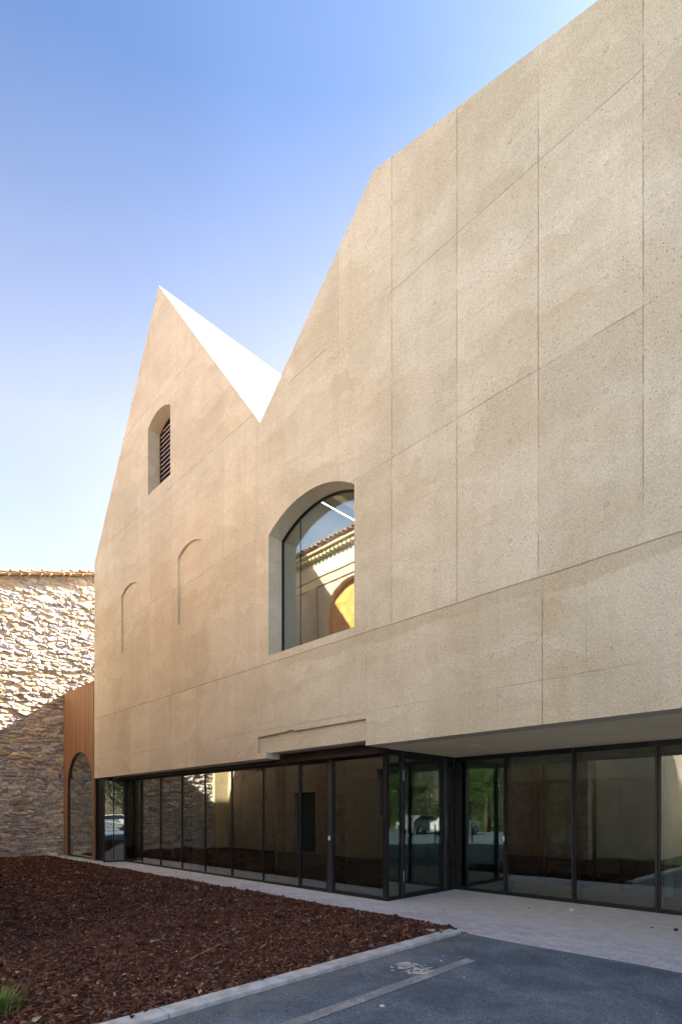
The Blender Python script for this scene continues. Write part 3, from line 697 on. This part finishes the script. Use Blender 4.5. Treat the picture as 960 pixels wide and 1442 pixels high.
# lit stone bands, brick surround, eaves with two rows of tiles
MB().box(AX0, AX1, AY + .002, AY + .10, AZ - 1.05, AZ - .45).build('cornice_band', M['limestone'], A)
MB().box(AX0, AX1, AY + .002, AY + .05, 9.95, 10.24).build('string_course', M['ochre'], A)
for px in (-17.6, -15.1, -10.9, -8.75): MB().box(px, px + .45, AY + .002, AY + .09, 0, 9.94).build('brick_pilaster', M['brick'], A)
MB().box(AX1 + .002, -6.8, AY - .4, AY - .05, -.05, 4.6).box(AX1 + .002, -6.76, AY - .46, AY + .0, 4.602, 4.68).build('side_wall', M['brickdark'], A)

m = MB(); x = AX0 + .1
while x < AX1 + .3: m.tube([(x, AY - .05, AZ - .38), (x, AY + .30, AZ - .36)], .075, 8); x += .2
m.build('corbel_tiles', M['ochre'], A)
MB().box(AX0, AX1 + .1, AY - .4, AY + .40, AZ - .27, AZ - .20).build('eaves_board', M['ochre'], A)
m = MB(); x = AX0 + .1
while x < AX1 + .2:
    half_tile(m, (x, AY + .52, AZ - .14 + rnd.uniform(0, .02)), (0, -1, .28), .9, .10, .09); half_tile(m, (x, AY - .30, AZ + .10 + rnd.uniform(0, .02)), (0, -1, .28), 4.5, .10, .09); x += .215
m.build('roof_tiles', M['tile'], A)
m = MB(); m.face([(AX0, AY + .42, AZ - .17), (AX1 + .1, AY + .42, AZ - .17), (AX1 + .1, -6.5, AZ + 1.9), (AX0, -6.5, AZ + 1.9)]); m.face([(AX0, AY + .42, AZ - .195), (AX1 + .1, AY + .42, AZ - .195), (AX1 + .1, -6.5, AZ + 1.6), (AX0, -6.5, AZ + 1.6)])
m.build('roof', M['tile'], A, fix=False)

D = thing('rendered_house', 'plain pale rendered house with brick quoins behind the viewer, seen reflected in the entrance glass', 'house', (-5, -7, 0))
MB().box(-7.4, -5.352, -10, -1.5, -.05, 7.2).box(-5.35, -2.4, -10, -5.4, -.05, 7.2).build('wall', M['render'], D)
for px in (-5.0,): MB().box(px, px + .3, -5.398, -5.34, 0, 7.2).build('brick_quoin', M['brick'], D)
m = MB(); m.hexa([(-7.6, -10.2, 7.202), (-2.2, -10.2, 7.202), (-2.2, -3.9, 7.202), (-7.6, -3.9, 7.202)], [(-7.4, -7.2, 8.8), (-2.4, -7.2, 8.8), (-2.4, -7.0, 8.8), (-7.4, -7.0, 8.8)])
m.build('roof', M['tile'], D)

# ------------------------------------------------------------------ bark chips
def in_view(x, y, mu=90, mv=60):
    dep = (y - x) / math.sqrt(2); u = 480 + 756 * (x + y) / (y - x); v = 1145 + 756 * 1.6 / dep
    return (dep > 2.5) & (u > -mu) & (u < 960 + mu) & (v < 1442 + mv)
def chips():
    P_, Sz = [], []
    for d0, d1, dens, s_ in ((2.5, 7, 3200, .95), (7, 10.5, 2200, 1.1), (10.5, 15, 1300, 1.35), (15, 24, 900, 1.5)):
        nn = int(dens * 17.4 * 5.3); x = rng.uniform(-21.4, -4.06, nn); y = rng.uniform(.9, 6.31, nn); dep = (y - x) / math.sqrt(2)
        k_ = in_view(x, y) & (dep >= d0) & (dep < d1); P_.append(np.c_[x[k_], y[k_]]); Sz.append(np.full(k_.sum(), s_))
    P_ = np.concatenate(P_); s_ = np.concatenate(Sz); n = len(P_)
    L = rng.lognormal(math.log(.021), .45, n) * s_ ** .8; W = L * rng.uniform(.22, .6, n); T = rng.uniform(.0025, .006, n)
    yaw = rng.uniform(0, 2 * np.pi, n); pit = rng.normal(0, .32, n); rol = rng.normal(0, .38, n)
    base = np.array([(-1, -.75, -1), (.9, -1, -1), (1, .7, -1), (-.85, 1, -1), (-1, -.75, 1), (.9, -1, 1), (1, .7, 1), (-.85, 1, 1)], float)
    V = base[None] * np.stack([L, W, T], 1)[:, None] * rng.uniform(.7, 1.2, (n, 8, 3)) * np.array((1, 1, .99))
    cp, sp = np.cos(pit), np.sin(pit); cr, sr = np.cos(rol), np.sin(rol); cy, sy = np.cos(yaw), np.sin(yaw)
    x, y, z = V[..., 0], V[..., 1], V[..., 2]
    y, z = y * cr[:, None] - z * sr[:, None], y * sr[:, None] + z * cr[:, None]
    x, z = x * cp[:, None] + z * sp[:, None], -x * sp[:, None] + z * cp[:, None]
    x, y = x * cy[:, None] - y * sy[:, None], x * sy[:, None] + y * cy[:, None]
    mound = .018 * np.sin(P_[:, 0] * 2.1 + P_[:, 1]) + .014 * np.sin(P_[:, 0] * 5.3 - P_[:, 1] * 3.7)
    edge = np.clip(np.minimum.reduce([6.33 - P_[:, 1], -4.05 - P_[:, 0]]) / .25, 0, 1)
    z0 = .008 + edge * (.034 + mound) + rng.uniform(0, .022, n)
    V = np.stack([x + P_[:, :1], y + P_[:, 1:], z + z0[:, None]], -1)
    pal = np.array([(.046, .020, .015), (.075, .032, .022), (.11, .047, .031), (.16, .075, .048), (.24, .14, .085), (.12, .125, .135), (.36, .31, .24)])
    c = pal[rng.choice(7, n, p=[.29, .31, .23, .12, .03, .014, .006])] * 1.3 * rng.uniform(.7, 1.3, (n, 1))
    q = np.array([(3, 2, 1, 0), (4, 5, 6, 7), (0, 1, 5, 4), (1, 2, 6, 5), (2, 3, 7, 6), (3, 0, 4, 7)])
    F = (np.arange(n)[:, None, None] * 8 + q[None]).reshape(-1, 4)
    return V.reshape(-1, 3), F, np.repeat(c, 8, 0)
V, F, col = chips()
tag(npmesh('bark_mulch', V, F, M['chips'], col), 'dark red-brown bark chips covering the planting bed', 'mulch', kind='stuff')

# grass tuft at the bed's near corner
m = MB()
for i in range(420):
    a = rnd.uniform(0, 6.283); r = abs(rnd.gauss(0, .085)); x, y = -4.83 + r * math.cos(a), 1.06 + r * math.sin(a)
    h = rnd.uniform(.10, .27); l_ = rnd.uniform(.03, .15); bend = Vector((math.cos(a), math.sin(a), 0)) * l_; side = Vector((-math.sin(a + rnd.uniform(-1, 1)), math.cos(a), 0)) * rnd.uniform(.002, .0042)
    p0, p1, p2 = Vector((x, y, .0)), Vector((x, y, h * .6)) + bend * .35, Vector((x, y, h)) + bend
    j = len(m.v); m.v += [tuple(q) for q in (p0 - side, p0 + side, p1 + side * .8, p1 - side * .8, p2)]; m.f += [(j, j+1, j+2, j+3), (j+3, j+2, j+4)]
kg = NT('grass_blades', 0.6, 0.3); kg.col(kg.mix(kg.step(kg.noise(9, 2), .35, .65), (.055, .13, .022), (.17, .24, .06)))
g = m.build('grass_tuft', kg.m, fix=False); tag(g, 'green grass tuft at the edge of the bark bed', 'grass tuft')

# ------------------------------------------------------------------ litter, straw, pebbles
def lump(name, mat, x, y, z, sx, sy, sz, seed, label, cat, group=None):
    r = random.Random(seed); b = bmesh.new(); bmesh.ops.create_icosphere(b, subdivisions=2, radius=1)
    for v in b.verts:
        k_ = 1 + r.uniform(-.28, .22); v.co = Vector((v.co.x * sx * k_, v.co.y * sy * k_, max(-.55, v.co.z * k_) * sz))
    me = bpy.data.meshes.new(name); b.to_mesh(me); b.free()
    o = link(name, me, mat); o.location = (x, y, z + .5 * sz); o.rotation_euler.z = r.uniform(0, 3); return tag(o, label, cat, group)
def gp(u, v, z=0.0):
    d = 756.5 * (1.6 - z) / (v - 1145); X = (u - 480) / 756.5 * d
    return (X - d) / math.sqrt(2), (X + d) / math.sqrt(2)
x, y = gp(806, 1283); lump('paper_scrap', M['paper'], x, y, 0, .07, .045, .022, 3, 'crumpled white paper scrap on the pavers before the recessed glass', 'litter')
x, y = gp(951, 1311); lump('dark_scrap', M['litter'], x, y, 0, .05, .03, .02, 4, 'dark scrap on the pavers at the right edge', 'litter')
x, y = gp(745, 1280); lump('dry_leaf', M['litter'], x, y, 0, .025, .018, .006, 5, 'dark dry leaf on the pavers left of the paper scrap', 'leaf')
x, y = gp(918, 1307); lump('dry_leaf', M['litter'], x, y, 0, .03, .018, .006, 6, 'dark dry leaf on the pavers near the right edge', 'leaf')
x, y = gp(625, 1281); lump('dry_leaf', M['straw'], x, y, 0, .05, .02, .006, 8, 'tan dry leaf on the pavers in front of the entrance corner', 'leaf')
for i, (u, v, s_, lb) in enumerate(((538, 1419, .022, 'largest white pebble on the asphalt by the parking line'), (621, 1355, .016, 'white pebble between kerb and the end of the parking line'), (652, 1314, .016, 'white pebble at the tip of the kerb'), (624, 1348, .010, 'tiny white pebble above the one near the parking line end'), (599, 1361, .010, 'tiny white pebble on the asphalt above the plaster splash'), (653, 1378, .011, 'tiny white pebble right of the parking line'))):
    x, y = gp(u, v); lump('pebble', M['pebble'], x, y, .004, s_, s_ * .7, s_ * .6, 20 + i, lb, 'pebble', 'white pebbles on the asphalt')
m = MB()
for i in range(420):
    x = rnd.uniform(-3.86, 1.5) if i % 3 else -3.86 + abs(rnd.gauss(0, .22)); y = rnd.uniform(1.5, 6.12) if i % 4 else 6.15 - abs(rnd.gauss(0, .1))
    r = rnd.uniform(.0015, .0045); m.tube([(x, y, .005), (x + r * .3, y, .005 + r * 1.1)], [r, r * .5], 5)
tag(m.build('grit', M['pebble'], fix=False), 'loose pale grit scattered on the asphalt', 'grit', kind='stuff')
def straw(u0, v0, u1, v1, r, label):
    a, b = gp(u0, v0, .07), gp(u1, v1, .07)
    o = MB().tube([(*a, .075), ((a[0]+b[0])/2 + .01, (a[1]+b[1])/2 + .015, .086), (*b, .072)], [r, r * .9, r * .5], 6).build('straw_stalk', M['straw']); tag(o, label, 'straw')
straw(268, 1352, 311, 1330, .006, 'long dry straw stalk lying across the bark chips')
straw(366, 1336, 376, 1329, .005, 'short dry straw stalk on the bark chips nearer the kerb')

# ------------------------------------------------------------------ trees and cars that the glass reflects
def tree_meshes(seed, h):
    r = random.Random(seed); tr = MB(); tips = []
    tr.tube([(0, 0, -.1), (.05, .02, h * .18), (.1, .0, h * .38), (.05, .1, h * .62)], [h * .035, h * .028, h * .022, h * .01], 9)
    for i in range(11):
        z = h * r.uniform(.25, .6); a = r.uniform(0, 6.283); L = h * r.uniform(.2, .36)
        p = Vector((.07, .03, z)); q = p + Vector((math.cos(a) * L * .55, math.sin(a) * L * .55, L * .35)); e = p + Vector((math.cos(a) * L, math.sin(a) * L, L * .8))
        tr.tube([p, q, e], [h * .012, h * .008, h * .003], 6); tips += [q, e, e + Vector((0, 0, .1 * h))]
    rg = np.random.default_rng(seed); V = []; col = []
    for c in tips + [Vector((0, 0, h * .75)), Vector((.2, .1, h * .88))]:
        nn = 240; s_ = h * r.uniform(.07, .12); ctr = np.array(c)[None] + rg.normal(0, 1, (nn, 3)) * s_ * np.array((1, 1, .7))
        a = rg.normal(0, 1, (nn, 3)); a /= np.linalg.norm(a, axis=1)[:, None]; b = np.cross(a, rg.normal(0, 1, (nn, 3))); b /= np.linalg.norm(b, axis=1)[:, None]
        sz = rg.uniform(.06, .13, (nn, 1)); V.append(np.stack([ctr - a * sz, ctr + b * sz * .5, ctr + a * sz, ctr - b * sz * .5], 1))
        base = np.array((.055, .095, .025)) * r.uniform(.7, 1.35); col.append(np.repeat(base[None] * rg.uniform(.7, 1.4, (nn, 1)), 4, 0))
    V = np.concatenate(V).reshape(-1, 3); return tr, V, np.arange(len(V)).reshape(-1, 4), np.concatenate(col)
kinds = []
for sd_, h in ((1, 8.0), (2, 6.5)):
    tr, V, F, col = tree_meshes(sd_, h)
    T_ = thing('broadleaf_tree', '', 'tree', (0, 0, 0), 'trees behind the viewer, reflected in the glass')
    tr.build('trunk', M['bark'], T_, smooth=True); npmesh('crown', V, F, M['leaves'], col, T_); kinds.append(T_)
spots = [(3.5, -22, 0), (7, -25, 1), (10.5, -21, 0), (14, -24, 1), (18, -20, 0), (24, -13, 1), (27, -8, 0), (25, -3, 1), (1, -27, 1), (31, -12, 0), (22, -22, 1), (29, 3.5, 0), (33, -2, 1), (34, 6, 0)]
places = ['straight behind the viewer, left end of the row', 'behind the car park, second in the row', 'behind the car park, in the middle of the row', 'behind the car park, fourth in the row', 'behind the car park beside the corner', 'in the corner of the car park', 'right of the car park, on the lawn', 'right of the car park, nearest the building line', 'farthest back behind the garden path', 'far right behind the other trees', 'far corner behind the row', 'at the end of the forecourt', 'behind the others at the end of the forecourt', 'farthest along the front of the building']
for i, (x, y, k_) in enumerate(spots):
    o = kinds[k_] if spots.index(next(s_ for s_ in spots if s_[2] == k_)) == i else dup(kinds[k_])
    o.location = (x, y, -.05); o.rotation_euler.z = i * 1.7; o['label'] = ('tall ' if k_ == 0 else 'small ') + 'leafy green tree ' + places[i]

hv, hc = [], []
rg = np.random.default_rng(5)
for i in range(46):
    cx = -6 + i * 1.0; nn = 420; ctr = np.c_[rg.normal(cx, .6, nn), rg.normal(-30.8, .5, nn), rg.uniform(0, 3.0 + .5 * math.sin(i * 1.9), nn)]
    a = rg.normal(0, 1, (nn, 3)); a /= np.linalg.norm(a, axis=1)[:, None]; b = np.cross(a, rg.normal(0, 1, (nn, 3))); b /= np.linalg.norm(b, axis=1)[:, None]
    sz = rg.uniform(.08, .17, (nn, 1)); hv.append(np.stack([ctr - a * sz, ctr + b * sz * .5, ctr + a * sz, ctr - b * sz * .5], 1)); hc.append(np.repeat(np.array((.05, .085, .025))[None] * rg.uniform(.6, 1.5, (nn, 1)), 4, 0))
hv = np.concatenate(hv).reshape(-1, 3)
tag(npmesh('hedge', hv, np.arange(len(hv)).reshape(-1, 4), M['leaves'], np.concatenate(hc)), 'long dark green hedge behind the trees and the garden path', 'hedge')
def car(loc, rz, paint, label):
    K = thing('parked_car', label, 'car', (0, 0, 0), 'parked cars reflected in the glass')
    prof = [(-2.0, .35), (-2.05, .7), (-1.95, .98), (-1.1, 1.02), (-.45, 1.42), (.95, 1.45), (1.65, 1.05), (2.02, .92), (2.05, .45), (1.95, .28), (-1.9, .28)]
    m = MB(); L = len(prof)
    for yy, ins, zc in ((-.84, 0.0, 0), (-.78, .0, 0), (.78, 0, 0), (.84, 0, 0)):
        for x, z in prof: m.v.append((x, yy * (1 if z < 1.03 else .80), z))
    for r_ in range(3):
        for q in range(L): m.f.append((r_*L+q, r_*L+(q+1) % L, (r_+1)*L+(q+1) % L, (r_+1)*L+q))
    m.f.append(tuple(range(L))); m.f.append(tuple(reversed(range(3*L, 4*L))))
    m.build('body', paint, K, bevel=.04)
    for s_ in (-1, 1):
        y0 = s_ * .765
        MB().hexa([(-.88, y0*1.085, 1.06), (1.35, y0*1.085, 1.08), (1.35, y0*1.07, 1.08), (-.88, y0*1.07, 1.06)], [(-.42, y0*.90, 1.38), (.9, y0*.90, 1.40), (.9, y0*.88, 1.40), (-.42, y0*.88, 1.38)]).build('side_window', M['carglass'], K)
        for wx in (-1.28, 1.25):
            w_ = MB().tube([(wx, s_ * .66, .32), (wx, s_ * .87, .32)], .32, 20).build('wheel', M['rubber'], K)
            MB().tube([(wx, s_ * .86, .32), (wx, s_ * .885, .32)], .2, 14).build('rim', M['steel'], w_)
        MB().box(1.93, 2.055, s_ * .5 - .16, s_ * .5 + .16, .70, .83).build('headlight', M['plastic'], K)
    MB().hexa([(-1.10, -.60, 1.05), (-1.10, .60, 1.05), (-.47, .56, 1.425), (-.47, -.56, 1.425)], [(-1.13, -.60, 1.07), (-1.13, .60, 1.07), (-.50, .56, 1.445), (-.50, -.56, 1.445)]).build('windscreen', M['carglass'], K)
    K.location = loc; K.rotation_euler.z = rz; return K
car((9.0, -14.0, 0), 1.6, M['white'], 'white parked hatchback in the car park behind the viewer')
car((15.5, 3.4, 0), 1.3, M['white'], 'white parked hatchback at the right of the car park')
car((12.2, -14.2, 0), 1.55, M['grey'], 'grey parked hatchback beside the white one')
